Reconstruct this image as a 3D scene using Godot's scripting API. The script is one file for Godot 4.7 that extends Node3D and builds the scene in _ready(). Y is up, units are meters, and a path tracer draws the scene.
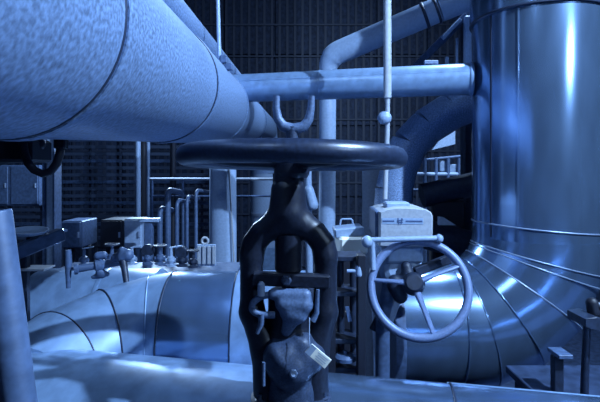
extends Node3D
# A plant room of insulated pipes seen over a gate valve. Units are metres, y is up.

const EYE := 1.9            # height of the camera over the floor
const FOCAL := 480.0        # focal length in pixels of a 600 x 402 frame
const HORIZON := 172.0

var rng := RandomNumberGenerator.new()
var mats := {}
var taken := {}

# ------------------------------------------------------------------ helpers
func at(px: float, py: float, d: float) -> Vector3:
	return Vector3((px - 300.0) / FOCAL * d, EYE + (HORIZON - py) / FOCAL * d, -d)

func rel(x: float, y: float, z: float) -> Vector3:
	return Vector3(x, EYE + y, z)

func tris() -> Dictionary:
	return {"v": PackedVector3Array(), "g": PackedInt32Array()}

func push(m: Dictionary, v: PackedVector3Array, g: PackedInt32Array) -> void:
	# winding: clockwise front faces; flip a closed shape that came out inside out
	var c := Vector3.ZERO
	for p in v: c += p
	c /= maxf(1.0, v.size())
	var vol := 0.0
	for i in range(0, v.size(), 3):
		vol += (v[i] - c).dot((v[i + 1] - c).cross(v[i + 2] - c))
	var mv: PackedVector3Array = m.v
	var mg: PackedInt32Array = m.g
	if vol > 0.0:
		for i in range(0, v.size(), 3):
			mv.append(v[i]); mv.append(v[i + 2]); mv.append(v[i + 1])
	else:
		mv.append_array(v)
	mg.append_array(g)
	m.v = mv
	m.g = mg

func loft(m: Dictionary, rings: Array, caps := true, smooth := true, closed := false) -> void:
	var v := PackedVector3Array()
	var g := PackedInt32Array()
	var sg := 1 if smooth else -1
	var n: int = rings[0].size()
	var k := rings.size()
	for i in (k if closed else k - 1):
		var a: PackedVector3Array = rings[i]
		var b: PackedVector3Array = rings[(i + 1) % k]
		for j in n:
			var j2 := (j + 1) % n
			v.append_array([a[j], b[j], b[j2], a[j], b[j2], a[j2]])
			for q in 2: g.append(sg)
	if caps and not closed:
		for e in 2:
			var r: PackedVector3Array = rings[0] if e == 0 else rings[k - 1]
			var c := Vector3.ZERO
			for p in r: c += p
			c /= n
			for j in n:
				var j2 := (j + 1) % n
				if e == 0: v.append_array([c, r[j], r[j2]])
				else: v.append_array([c, r[j2], r[j]])
				g.append(-1)
	push(m, v, g)

func frame_of(dir: Vector3) -> Basis:
	var d := dir.normalized()
	var up := Vector3.UP if absf(d.y) < 0.95 else Vector3.RIGHT
	var x := up.cross(d).normalized()
	return Basis(x, d.cross(x).normalized(), d)

func circle(c: Vector3, x: Vector3, y: Vector3, n: int) -> PackedVector3Array:
	var r := PackedVector3Array()
	for i in n:
		var a := TAU * i / n
		r.append(c + x * cos(a) + y * sin(a))
	return r

# a tube through points; radius may be a number or an array
func sweep(m: Dictionary, pts: Array, rad, n := 16, closed := false, caps := true, squash := 1.0) -> void:
	var rings := []
	var k := pts.size()
	var fx := Vector3.ZERO
	for i in k:
		var t: Vector3
		if closed: t = pts[(i + 1) % k] - pts[(i - 1 + k) % k]
		elif i == 0: t = pts[1] - pts[0]
		elif i == k - 1: t = pts[i] - pts[i - 1]
		else: t = (pts[i] - pts[i - 1]).normalized() + (pts[i + 1] - pts[i]).normalized()
		t = t.normalized()
		if i == 0: fx = frame_of(t).x
		else: fx = (fx - t * fx.dot(t)).normalized()
		var fy := t.cross(fx)
		var r: float = rad[i] if rad is Array else rad
		rings.append(circle(pts[i], fx * r, fy * r * squash, n))
	loft(m, rings, caps, true, closed)

func bend(pts: Array, r: float, steps := 8) -> Array:
	# rounds the corners of a polyline
	var out := [pts[0]]
	for i in range(1, pts.size() - 1):
		var p: Vector3 = pts[i]
		var a: Vector3 = (pts[i - 1] - p)
		var b: Vector3 = (pts[i + 1] - p)
		var rr: float = minf(r, minf(a.length(), b.length()) * 0.49)
		var p0 := p + a.normalized() * rr
		var p1 := p + b.normalized() * rr
		for s in steps + 1:
			var t := float(s) / steps
			out.append(p0.lerp(p, t).lerp(p.lerp(p1, t), t))
	out.append(pts[-1])
	return out

func lathe(m: Dictionary, base: Vector3, axis: Vector3, prof: Array, n := 24) -> void:
	var b := frame_of(axis)
	var rings := []
	for p in prof:
		rings.append(circle(base + b.z * p[1], b.x * p[0], b.y * p[0], n))
	# sharp between profile points: each band is its own smooth group by flat/smooth split
	var v := PackedVector3Array()
	var g := PackedInt32Array()
	for i in rings.size() - 1:
		var a: PackedVector3Array = rings[i]
		var c: PackedVector3Array = rings[i + 1]
		for j in n:
			var j2 := (j + 1) % n
			v.append_array([a[j], c[j], c[j2], a[j], c[j2], a[j2]])
			g.append(i + 1); g.append(i + 1)
	for e in 2:
		var r: PackedVector3Array = rings[0] if e == 0 else rings[-1]
		var cc := Vector3.ZERO
		for p in r: cc += p
		cc /= n
		for j in n:
			var j2 := (j + 1) % n
			if e == 0: v.append_array([cc, r[j], r[j2]])
			else: v.append_array([cc, r[j2], r[j]])
			g.append(-1)
	push(m, v, g)

func box(m: Dictionary, c: Vector3, size: Vector3, b := Basis.IDENTITY, bev := 0.0) -> void:
	var h := size * 0.5
	if bev <= 0.0: bev = minf(size.x, minf(size.y, size.z)) * 0.12
	bev = minf(bev, minf(h.x, minf(h.y, h.z)) * 0.9)
	var rings := []
	for q in [[-h.y, bev], [-h.y + bev, 0.0], [h.y - bev, 0.0], [h.y, bev]]:
		var y: float = q[0]
		var i: float = q[1]
		var x := h.x - i
		var z := h.z - i
		var cut: float = bev if i == 0.0 else bev * 0.3
		var r := PackedVector3Array()
		for p in [Vector2(x, z - cut), Vector2(x - cut, z), Vector2(-x + cut, z), Vector2(-x, z - cut), Vector2(-x, -z + cut), Vector2(-x + cut, -z), Vector2(x - cut, -z), Vector2(x, -z + cut)]:
			r.append(c + b * Vector3(p.x, y, p.y))
		rings.append(r)
	loft(m, rings, true, false)

func bar(m: Dictionary, a: Vector3, b: Vector3, w: float, h: float) -> void:
	var f := frame_of(b - a)
	box(m, (a + b) * 0.5, Vector3(w, h, a.distance_to(b)), f)

func prism(m: Dictionary, poly: Array, c: Vector3, b: Basis, depth: float, bev := 0.002) -> void:
	# outline in the x/y plane of b, thickness along b.z
	var mid := Vector2.ZERO
	for p in poly: mid += p
	mid /= poly.size()
	var rings := []
	for q in [[-depth * 0.5, bev], [-depth * 0.5 + bev, 0.0], [depth * 0.5 - bev, 0.0], [depth * 0.5, bev]]:
		var r := PackedVector3Array()
		for p in poly:
			var d: Vector2 = p - mid
			var s: float = 1.0 - q[1] / maxf(0.01, d.length())
			var pp := mid + d * s
			r.append(c + b * Vector3(pp.x, pp.y, q[0]))
		rings.append(r)
	loft(m, rings, true, false)

# surface nets over tapered capsules joined with a smooth minimum; caps: [a, ra, b, rb]
func blob(m: Dictionary, bones: Array, cell: float, k := 0.02, rough := 0.0, noise: FastNoiseLite = null) -> void:
	var lo := Vector3.ONE * 1e9
	var hi := -lo
	for b in bones:
		for e in [[b[0], b[1]], [b[2], b[3]]]:
			var r: float = e[1] + cell * 3 + rough + k * 0.3
			lo = lo.min(e[0] - Vector3.ONE * r)
			hi = hi.max(e[0] + Vector3.ONE * r)
	var n := Vector3i(((hi - lo) / cell).ceil()) + Vector3i.ONE
	var f := PackedFloat32Array()
	f.resize(n.x * n.y * n.z)
	var idx := 0
	for z in n.z:
		for y in n.y:
			for x in n.x:
				var p := lo + Vector3(x, y, z) * cell
				var d := 1.0
				for b in bones:
					var a: Vector3 = b[0]
					var ab: Vector3 = b[2] - a
					var t := clampf((p - a).dot(ab) / maxf(1e-9, ab.length_squared()), 0.0, 1.0)
					var e: float = p.distance_to(a + ab * t) - lerpf(b[1], b[3], t)
					var h := maxf(k - absf(d - e), 0.0) / k
					d = minf(d, e) - h * h * k * 0.25
				if noise: d += noise.get_noise_3dv(p) * rough
				f[idx] = d
				idx += 1
	var vid := {}
	var verts := PackedVector3Array()
	var sx := 1
	var sy := n.x
	var sz := n.x * n.y
	var corner := [0, sx, sy, sx + sy, sz, sz + sx, sz + sy, sz + sx + sy]
	var cpos := [Vector3(0, 0, 0), Vector3(1, 0, 0), Vector3(0, 1, 0), Vector3(1, 1, 0), Vector3(0, 0, 1), Vector3(1, 0, 1), Vector3(0, 1, 1), Vector3(1, 1, 1)]
	var edges := [[0, 1], [2, 3], [4, 5], [6, 7], [0, 2], [1, 3], [4, 6], [5, 7], [0, 4], [1, 5], [2, 6], [3, 7]]
	for z in n.z - 1:
		for y in n.y - 1:
			for x in n.x - 1:
				var i := x + y * sy + z * sz
				var ins := 0
				for c in 8:
					if f[i + corner[c]] < 0.0: ins += 1
				if ins == 0 or ins == 8: continue
				var s := Vector3.ZERO
				var cnt := 0
				for e in edges:
					var fa := f[i + corner[e[0]]]
					var fb := f[i + corner[e[1]]]
					if (fa < 0.0) != (fb < 0.0):
						var ca: Vector3 = cpos[e[0]]
						s += ca.lerp(cpos[e[1]], fa / (fa - fb))
						cnt += 1
				vid[i] = verts.size()
				verts.append(lo + (Vector3(x, y, z) + s / cnt) * cell)
	var v := PackedVector3Array()
	var g := PackedInt32Array()
	for i in vid:
		var x: int = i % n.x
		var y: int = (i / n.x) % n.y
		var z: int = i / sz
		for ax in 3:
			var step: int = [sx, sy, sz][ax]
			var o1: int = [sy, sz, sx][ax]
			var o2: int = [sz, sx, sy][ax]
			if f[i] < 0.0 == (f[i + step] < 0.0): continue
			if not (vid.has(i - o1) and vid.has(i - o2) and vid.has(i - o1 - o2)): continue
			var q := [verts[vid[i]], verts[vid[i - o1]], verts[vid[i - o1 - o2]], verts[vid[i - o2]]]
			if f[i] < 0.0: v.append_array([q[0], q[1], q[2], q[0], q[2], q[3]])
			else: v.append_array([q[0], q[2], q[1], q[0], q[3], q[2]])
			g.append(1); g.append(1)
	push(m, v, g)

func numbered(called: String) -> String:
	if not taken.has(called):
		taken[called] = 0
		return called
	taken[called] += 1
	return "%s_%03d" % [called, taken[called]]

func origin_of(n: Node) -> Vector3:
	var o := Vector3.ZERO
	while n != self and n is Node3D:
		o += n.position
		n = n.get_parent()
	return o

func obj(called: String, m: Dictionary, mat: Material, parent: Node = self) -> MeshInstance3D:
	var o := MeshInstance3D.new()
	var off := Vector3.ZERO
	if parent == self:
		var lo := Vector3.ONE * 1e9
		var hi := -lo
		for p in m.v:
			lo = lo.min(p); hi = hi.max(p)
		off = Vector3((lo.x + hi.x) * 0.5, lo.y, (lo.z + hi.z) * 0.5)
		o.name = numbered(called)
		o.position = off
	else:
		o.name = called
		off = origin_of(parent)
	var st := SurfaceTool.new()
	st.begin(Mesh.PRIMITIVE_TRIANGLES)
	var v: PackedVector3Array = m.v
	var g: PackedInt32Array = m.g
	for i in v.size() / 3:
		st.set_smooth_group(g[i])
		for q in 3: st.add_vertex(v[i * 3 + q] - off)
	st.generate_normals()
	o.mesh = st.commit()
	o.material_override = mat
	o.cast_shadow = GeometryInstance3D.SHADOW_CASTING_SETTING_ON
	parent.add_child(o, true)
	return o

func tag(o: Node, label: String, category: String, group := "") -> Node:
	o.set_meta("label", label)
	o.set_meta("category", category)
	if group != "": o.set_meta("group", group)
	return o

func thing(called: String, label: String, category: String, base: Vector3, group := "") -> Node3D:
	var o := Node3D.new()
	o.name = numbered(called)
	o.position = base
	add_child(o)
	tag(o, label, category, group)
	return o

func struct(called: String, m: Dictionary, mat: Material) -> MeshInstance3D:
	var o := obj(called, m, mat)
	o.set_meta("kind", "structure")
	return o

# ------------------------------------------------------------------ materials
func lin(r: float, g: float, b: float) -> Color:
	return Color(r, g, b).linear_to_srgb()

func noise_tex(lo: Color, mid: Color, hi: Color, freq: float, kind := FastNoiseLite.TYPE_SIMPLEX_SMOOTH, oct := 4, seed_ := 1) -> NoiseTexture2D:
	var n := FastNoiseLite.new()
	n.noise_type = kind
	n.frequency = freq
	n.fractal_octaves = oct
	n.seed = seed_
	if kind == FastNoiseLite.TYPE_CELLULAR:
		n.cellular_return_type = FastNoiseLite.RETURN_CELL_VALUE
		n.fractal_type = FastNoiseLite.FRACTAL_NONE
	var t := NoiseTexture2D.new()
	t.width = 512
	t.height = 512
	t.seamless = true
	t.noise = n
	var gr := Gradient.new()
	gr.offsets = PackedFloat32Array([0.15, 0.5, 0.85])
	gr.colors = PackedColorArray([lo, mid, hi])
	t.color_ramp = gr
	return t

# base: linear colour; vary: how far the patches depart from it
func metal(base: Vector3, rough: float, metallic: float, vary := 0.2, scale := 3.0, freq := 0.02, kind := FastNoiseLite.TYPE_SIMPLEX_SMOOTH, spec := 0.5, stretch := Vector3.ONE, seed_ := 1) -> StandardMaterial3D:
	var m := StandardMaterial3D.new()
	m.albedo_texture = noise_tex(lin(base.x * (1 - vary), base.y * (1 - vary), base.z * (1 - vary)), lin(base.x, base.y, base.z), lin(minf(1, base.x * (1 + vary)), minf(1, base.y * (1 + vary)), minf(1, base.z * (1 + vary))), freq, kind, 4, seed_)
	m.roughness = rough
	m.metallic = metallic
	m.metallic_specular = spec
	m.uv1_triplanar = true
	m.uv1_world_triplanar = true
	m.uv1_scale = stretch * scale
	return m

func plain(base: Vector3, rough: float, metallic := 0.0, spec := 0.5) -> StandardMaterial3D:
	var m := StandardMaterial3D.new()
	m.albedo_color = lin(base.x, base.y, base.z)
	m.roughness = rough
	m.metallic = metallic
	m.metallic_specular = spec
	return m

func make_materials() -> void:
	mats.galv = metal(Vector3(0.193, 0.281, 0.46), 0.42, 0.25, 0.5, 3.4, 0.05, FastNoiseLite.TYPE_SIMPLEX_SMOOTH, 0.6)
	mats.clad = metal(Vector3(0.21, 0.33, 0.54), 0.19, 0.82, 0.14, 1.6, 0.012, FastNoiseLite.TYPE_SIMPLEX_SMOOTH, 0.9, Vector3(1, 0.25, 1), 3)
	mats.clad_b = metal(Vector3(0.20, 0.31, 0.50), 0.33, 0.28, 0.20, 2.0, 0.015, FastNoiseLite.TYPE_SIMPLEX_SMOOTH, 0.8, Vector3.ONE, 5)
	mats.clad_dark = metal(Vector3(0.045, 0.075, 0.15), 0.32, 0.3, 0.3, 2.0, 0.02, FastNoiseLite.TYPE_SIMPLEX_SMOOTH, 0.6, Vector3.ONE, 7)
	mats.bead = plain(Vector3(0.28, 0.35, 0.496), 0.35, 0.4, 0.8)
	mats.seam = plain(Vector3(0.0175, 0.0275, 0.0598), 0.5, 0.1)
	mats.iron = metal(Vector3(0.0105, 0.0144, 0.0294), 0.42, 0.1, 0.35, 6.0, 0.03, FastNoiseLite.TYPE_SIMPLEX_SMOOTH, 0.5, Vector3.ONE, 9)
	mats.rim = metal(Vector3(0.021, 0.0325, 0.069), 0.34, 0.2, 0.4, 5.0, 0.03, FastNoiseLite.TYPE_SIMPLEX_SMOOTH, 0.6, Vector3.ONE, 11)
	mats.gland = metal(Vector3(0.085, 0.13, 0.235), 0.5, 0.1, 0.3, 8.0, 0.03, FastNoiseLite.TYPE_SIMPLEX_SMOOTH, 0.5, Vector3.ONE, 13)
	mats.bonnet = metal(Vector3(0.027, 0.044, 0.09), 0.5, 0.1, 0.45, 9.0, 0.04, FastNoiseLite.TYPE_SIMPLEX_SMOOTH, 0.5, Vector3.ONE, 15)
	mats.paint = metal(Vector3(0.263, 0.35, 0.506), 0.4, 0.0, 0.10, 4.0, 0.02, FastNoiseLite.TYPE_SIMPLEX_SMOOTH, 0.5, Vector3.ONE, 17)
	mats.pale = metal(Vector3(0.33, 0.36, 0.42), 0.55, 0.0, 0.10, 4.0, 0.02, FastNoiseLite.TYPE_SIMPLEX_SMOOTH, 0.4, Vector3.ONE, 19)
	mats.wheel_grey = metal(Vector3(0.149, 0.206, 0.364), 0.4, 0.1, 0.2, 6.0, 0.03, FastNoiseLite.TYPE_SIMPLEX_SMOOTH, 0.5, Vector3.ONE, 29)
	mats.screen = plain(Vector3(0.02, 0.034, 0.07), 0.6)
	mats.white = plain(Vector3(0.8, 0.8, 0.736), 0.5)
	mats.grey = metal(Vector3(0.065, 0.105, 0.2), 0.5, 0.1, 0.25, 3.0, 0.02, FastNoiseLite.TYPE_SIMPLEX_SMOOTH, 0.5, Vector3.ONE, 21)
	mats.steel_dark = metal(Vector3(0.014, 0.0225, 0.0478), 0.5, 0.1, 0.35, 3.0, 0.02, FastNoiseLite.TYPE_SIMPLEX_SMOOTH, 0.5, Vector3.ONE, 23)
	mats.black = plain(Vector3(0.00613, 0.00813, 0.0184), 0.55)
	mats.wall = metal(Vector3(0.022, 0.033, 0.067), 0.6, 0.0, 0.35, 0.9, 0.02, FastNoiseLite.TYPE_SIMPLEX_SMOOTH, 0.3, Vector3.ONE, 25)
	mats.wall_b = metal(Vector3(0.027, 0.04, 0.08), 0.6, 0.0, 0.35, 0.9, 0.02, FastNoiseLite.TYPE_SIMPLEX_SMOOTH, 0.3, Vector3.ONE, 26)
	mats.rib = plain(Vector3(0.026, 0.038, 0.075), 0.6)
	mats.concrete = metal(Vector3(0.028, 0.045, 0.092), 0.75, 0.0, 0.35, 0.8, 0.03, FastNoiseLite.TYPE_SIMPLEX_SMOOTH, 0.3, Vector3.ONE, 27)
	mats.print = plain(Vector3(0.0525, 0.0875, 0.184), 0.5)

# ------------------------------------------------------------------ lamps
func floodlight(label: String, pos: Vector3, target: Vector3, size: float, energy: float, col: Color) -> void:
	var d := (target - pos).normalized()
	var t := thing("floodlight", label, "lamp", pos)
	var f := frame_of(d)
	var m := tris()
	lathe(m, pos - d * 0.16, d, [[size * 0.25, 0.0], [size * 0.35, 0.03], [size * 0.5, 0.12], [size * 0.62, 0.16], [size * 0.66, 0.16], [size * 0.66, 0.155]], 28)
	obj("housing", m, mats.steel_dark, t)
	m = tris()
	lathe(m, pos + d * 0.001, d, [[size * 0.52, 0.0], [size * 0.52, 0.004]], 28)
	var glow := StandardMaterial3D.new()
	glow.albedo_color = Color(0.9, 0.95, 1.0)
	glow.emission_enabled = true
	glow.emission = col
	glow.emission_energy_multiplier = 4.0
	obj("lens", m, glow, t)
	m = tris()
	sweep(m, [pos - d * 0.14, Vector3(pos.x - d.x * 0.3, pos.y + 0.5, pos.z - d.z * 0.3), Vector3(pos.x - d.x * 0.3, 5.6, pos.z - d.z * 0.3)], 0.015, 8)
	obj("hanger", m, mats.steel_dark, t)
	var l := AreaLight3D.new()
	l.name = "light"
	l.area_size = Vector2(size, size)
	l.light_color = col
	l.light_energy = energy
	l.area_range = 30.0
	l.shadow_enabled = true
	t.add_child(l)
	l.position = d * 0.012
	l.basis = Basis(f.x, f.y, -f.z) if Basis(f.x, f.y, -f.z).determinant() > 0 else Basis(-f.x, f.y, -f.z)

# ------------------------------------------------------------------ scene
func _ready() -> void:
	rng.seed = 7
	var cam := Camera3D.new()
	cam.name = "camera"
	cam.near = 0.05
	cam.far = 60.0
	cam.projection = Camera3D.PROJECTION_FRUSTUM
	cam.size = 2.0 * 201.0 / FOCAL * cam.near
	cam.frustum_offset = Vector2(0, (HORIZON - 201.0) / FOCAL * cam.near)
	cam.position = Vector3(0, EYE, 0)
	add_child(cam)
	cam.current = true
	var we := WorldEnvironment.new()
	we.name = "environment"
	var env := Environment.new()
	env.background_mode = Environment.BG_COLOR
	env.background_color = Color(0.01, 0.015, 0.03)
	env.tonemap_mode = Environment.TONE_MAPPER_LINEAR
	env.tonemap_exposure = 0.84
	env.sdfgi_enabled = true
	env.ssao_enabled = true
	env.ssil_enabled = true
	we.environment = env
	add_child(we)
	make_materials()
	var cool := Color(0.70, 0.84, 1.0)
	floodlight("round floodlight hanging at the upper right, outside the picture", rel(2.0, 2.05, -0.35), rel(0.0, -0.1, -1.3), 0.05, 34.0, cool)
	floodlight("round floodlight over the far pipes, outside the picture", rel(1.6, 3.3, -3.6), rel(-0.6, -0.6, -4.6), 0.3, 30.0, cool)
	floodlight("round floodlight above and behind the viewer, outside the picture", rel(-1.2, 2.9, 1.6), rel(-0.4, 0.0, -2.0), 0.7, 2.6, cool)
	floodlight("small floodlight low at the right behind the viewer, outside the picture", rel(2.7, 1.25, 1.0), rel(0.8, 0.2, -2.2), 0.12, 5.0, cool)

	floodlight("round floodlight hanging far back, hidden behind the very large pipe", rel(-1.33, 0.56, -4.6), rel(-0.3, -0.4, -2.0), 0.16, 8.0, cool)

	build_hall()
	build_big_pipes()
	build_duct()
	build_foreground_pipes()
	build_cross_pipes()
	build_gate_valve()
	build_actuator()
	build_left_side()
	build_far_things()
	build_right_side()

# ------------------------------------------------------------------ hall
func build_hall() -> void:
	var m := tris()
	box(m, Vector3(-0.5, -0.1, -3.0), Vector3(15.4, 0.2, 13.4))
	struct("floor", m, mats.concrete)
	m = tris()
	box(m, Vector3(-0.5, 5.7, -3.0), Vector3(15.4, 0.2, 13.4))
	struct("ceiling", m, mats.wall)
	m = tris()
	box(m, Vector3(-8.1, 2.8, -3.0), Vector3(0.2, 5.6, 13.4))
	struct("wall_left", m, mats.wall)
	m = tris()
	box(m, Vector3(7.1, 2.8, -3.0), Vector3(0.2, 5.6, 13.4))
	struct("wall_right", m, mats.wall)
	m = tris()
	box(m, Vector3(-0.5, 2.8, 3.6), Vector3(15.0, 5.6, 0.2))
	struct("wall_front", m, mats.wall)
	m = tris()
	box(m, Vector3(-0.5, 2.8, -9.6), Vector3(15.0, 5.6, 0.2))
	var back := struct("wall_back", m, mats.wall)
	# sheets of the back wall, each its own panel, ribs in between
	for r in 4:
		for c in 14:
			m = tris()
			box(m, Vector3(-7.0 + c * 1.0, 0.7 + r * 1.4, -9.47), Vector3(0.97, 1.36, 0.04), Basis.IDENTITY, 0.008)
			obj("panel", m, mats.wall if (r * 5 + c * 3) % 4 < 2 else mats.wall_b, back)
	m = tris()
	for i in 94:
		box(m, Vector3(-7.45 + i * 0.15, 2.8, -9.44), Vector3(0.05, 5.5, 0.02))
	var ribs := obj("rib", m, mats.rib, back)
	ribs.set_meta("kind", "stuff")
	for i in 9:
		m = tris()
		box(m, Vector3(-0.5, 0.45 + i * 0.62, -9.42), Vector3(14.4, 0.035, 0.025))
		obj("rail", m, mats.rib, back)

# ------------------------------------------------------------------ upper left pipes
func straight_pipe(parent: Node, called: String, a: Vector3, b: Vector3, r: float, mat: Material, n := 48) -> MeshInstance3D:
	var m := tris()
	sweep(m, [a, a.lerp(b, 0.5), b], r, n)
	return obj(called, m, mat, parent)

func ring_band(parent: Node, called: String, c: Vector3, axis: Vector3, r: float, w: float, th: float, mat: Material, n := 48) -> MeshInstance3D:
	var m := tris()
	lathe(m, c - axis.normalized() * w * 0.5, axis, [[r - 0.004, 0.0], [r + th * 0.6, 0.0], [r + th, w * 0.25], [r + th, w * 0.75], [r + th * 0.6, w], [r - 0.004, w]], n)
	return obj(called, m, mat, parent)

func bead_ring(parent: Node, called: String, pts: PackedVector3Array, r: float, mat: Material) -> void:
	var m := tris()
	var a := []
	for p in pts: a.append(p)
	sweep(m, a, r, 6, true)
	obj(called, m, mat, parent)

func build_big_pipes() -> void:
	var dir := Vector3(-0.00625, 0.05625, -1.0)
	var off := Vector3(-0.469, EYE + 0.211, 0.0)
	var t := thing("insulated_pipe", "very large galvanised insulated pipe running away along the upper left", "pipe", off + dir * 3.0)
	# shell in sections, each a sheet of cladding with a lapped joint
	var cuts := [0.12, 0.75, 1.62, 2.6, 4.2, 6.2]
	for i in cuts.size() - 1:
		straight_pipe(t, "cladding", off + dir * (cuts[i] - 0.002), off + dir * cuts[i + 1], 0.2 + (0.002 if i % 2 == 0 else 0.0), mats.galv, 64)
	for i in range(1, cuts.size() - 1):
		var c: Vector3 = off + dir * cuts[i]
		ring_band(t, "band", c + dir * 0.035, dir, 0.2015, 0.05, 0.0035, mats.galv, 64)
		if i < 3: ring_band(t, "joint", c, dir, 0.201, 0.008, 0.0025, mats.seam, 64)
	# far end turns down
	var e := off + dir * 6.2
	var pts := bend([e, e + dir * 0.33, e + dir * 0.33 + Vector3(0.03, -0.6, 0)], 0.32, 10)
	var m := tris()
	sweep(m, pts, 0.2, 40)
	obj("elbow", m, mats.galv, t)
	var foot: Vector3 = pts[-1]
	straight_pipe(t, "riser", foot, Vector3(foot.x, 0.9, foot.z), 0.198, mats.paint, 40)
	ring_band(t, "band", Vector3(foot.x, at(0, 214, 6.5).y, foot.z), Vector3.UP, 0.2, 0.05, 0.006, mats.bead)
	straight_pipe(t, "riser", Vector3(foot.x, 0.0, foot.z), Vector3(foot.x, 0.9, foot.z), 0.205, mats.clad_b, 40)
	# smaller pipe above it, parallel
	var o2 := Vector3(-0.472, EYE + 0.49, 0.0)
	t = thing("parallel_pipe", "slim galvanised pipe running parallel above the very large pipe", "pipe", o2 + dir * 3.0)
	straight_pipe(t, "cladding", o2 + dir * 0.2, o2 + dir * 1.05, 0.067, mats.galv, 32)
	straight_pipe(t, "cladding", o2 + dir * 1.05, o2 + dir * 5.2, 0.069, mats.galv, 32)
	ring_band(t, "strap", o2 + dir * 1.05, dir, 0.069, 0.035, 0.005, mats.seam, 32)
	ring_band(t, "strap", o2 + dir * 0.78, dir, 0.067, 0.02, 0.004, mats.seam, 32)
	for k in [0.5]:
		m = tris()
		sweep(m, [o2 + dir * k + Vector3(0, 0.05, 0), Vector3((o2 + dir * k).x, 5.6, (o2 + dir * k).z)], 0.006, 8)
		obj("hanger_rod", m, mats.grey, t)
	# thin rod that rises from the large pipe, with its clamp
	var base := at(219.5, 60, 2.05)
	t = thing("hanger_rod", "thin pale vertical rod rising from the large pipe, left of the dark wall", "rod", base)
	m = tris()
	sweep(m, [base, Vector3(base.x - 0.008, base.y + 0.28, base.z), Vector3(base.x - 0.012, 5.6, base.z)], 0.0085, 10)
	obj("rod", m, mats.paint, t)
	m = tris()
	box(m, base + Vector3(0.018, 0.002, 0), Vector3(0.03, 0.035, 0.03))
	box(m, base + Vector3(0.04, -0.03, 0), Vector3(0.03, 0.03, 0.03))
	obj("clamp", m, mats.grey, t)

# ------------------------------------------------------------------ large duct on the right with mitred elbow
func build_duct() -> void:
	var ax := 1.196
	var az := -2.42
	var R := 0.31
	var y0 := -0.32
	var rc := 0.45
	var base := rel(ax, y0, az)
	var t := thing("mitred_duct", "huge vertical metal clad duct at the right with segmented elbow turning left", "duct", base)
	var top := 0.758
	straight_pipe(t, "shell", rel(ax, y0, az), rel(ax, top, az), R, mats.clad, 72)
	straight_pipe(t, "upper_shell", rel(ax, top - 0.002, az), Vector3(ax, 5.6, az), R + 0.012, mats.clad, 72)
	ring_band(t, "seam", rel(ax, top, az), Vector3.UP, R + 0.011, 0.01, 0.003, mats.seam, 72)
	# upright lap joints of the sheets
	for a in [-156.0, -131.0, -40.0, 60.0]:
		var an := deg_to_rad(a)
		var m := tris()
		var n := Vector3(cos(an), 0, -sin(an))
		box(m, rel(ax, (y0 + top) * 0.5, az) + n * (R + 0.001), Vector3(0.009, top - y0 - 0.02, 0.003), Basis(Vector3.UP.cross(n), Vector3.UP, n))
		obj("lap_joint", m, mats.seam if a == -156.0 else mats.clad, t)
	# gores
	var angs := [0.0, 14.0, 36.0, 56.0, 75.0, 90.0]
	var ringsets := []
	for a in angs:
		var th: float = deg_to_rad(a)
		var c := rel(ax - rc * (1 - cos(th)), y0 - rc * sin(th), az)
		var nrm := Vector3(cos(th), -sin(th), 0)
		ringsets.append([c, nrm])
	for i in angs.size() - 1:
		var m := tris()
		var c0: Vector3 = ringsets[i][0]
		var c1: Vector3 = ringsets[i + 1][0]
		var rr := R + (0.0015 if i % 2 == 0 else 0.0)
		loft(m, [circle(c0, ringsets[i][1] * rr, Vector3(0, 0, 1) * rr, 72), circle(c1, ringsets[i + 1][1] * rr, Vector3(0, 0, 1) * rr, 72)], true)
		obj("gore", m, mats.clad, t)
	bead_ring(t, "seam_bead", circle(rel(ax, -0.27, az), Vector3(1, -0.075, 0) * (R + 0.002), Vector3(0, 0, 1) * (R + 0.002), 64), 0.0042, mats.bead)
	for i in range(1, angs.size()):
		bead_ring(t, "seam_bead", circle(ringsets[i][0], ringsets[i][1] * (R + 0.002), Vector3(0, 0, 1) * (R + 0.002), 64), 0.0034, mats.bead if i < 3 else mats.clad)
	# second bead close to the first joint
	var th2 := deg_to_rad(19.0)
	bead_ring(t, "seam_bead", circle(rel(ax - rc * (1 - cos(th2)), y0 - rc * sin(th2), az), Vector3(cos(th2), -sin(th2), 0) * (R + 0.003), Vector3(0, 0, 1) * (R + 0.003), 64), 0.003, mats.bead)
	# outlet to the left
	var yo := y0 - rc
	var xo := ax - rc
	straight_pipe(t, "outlet", rel(xo, yo, az), rel(0.44, yo, az), R, mats.clad, 72)
	var m2 := tris()
	lathe(m2, rel(0.46, yo, az), Vector3.LEFT, [[R * 0.5, 0.0], [R + 0.05, 0.0], [R + 0.05, 0.045], [R * 0.5, 0.045]], 48)
	obj("flange", m2, mats.grey, t)
	for k in 2:
		m2 = tris()
		box(m2, Vector3(0.75 - k * 0.22, (EYE + yo - R) * 0.5, az), Vector3(0.06, EYE + yo - R + 0.02, 0.4))
		obj("support_leg", m2, mats.steel_dark, t)

# ------------------------------------------------------------------ foreground pipes
func axis_a(x: float) -> Vector3:
	return rel(x, -0.82, -(1.2 - 0.22 * x))

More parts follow.
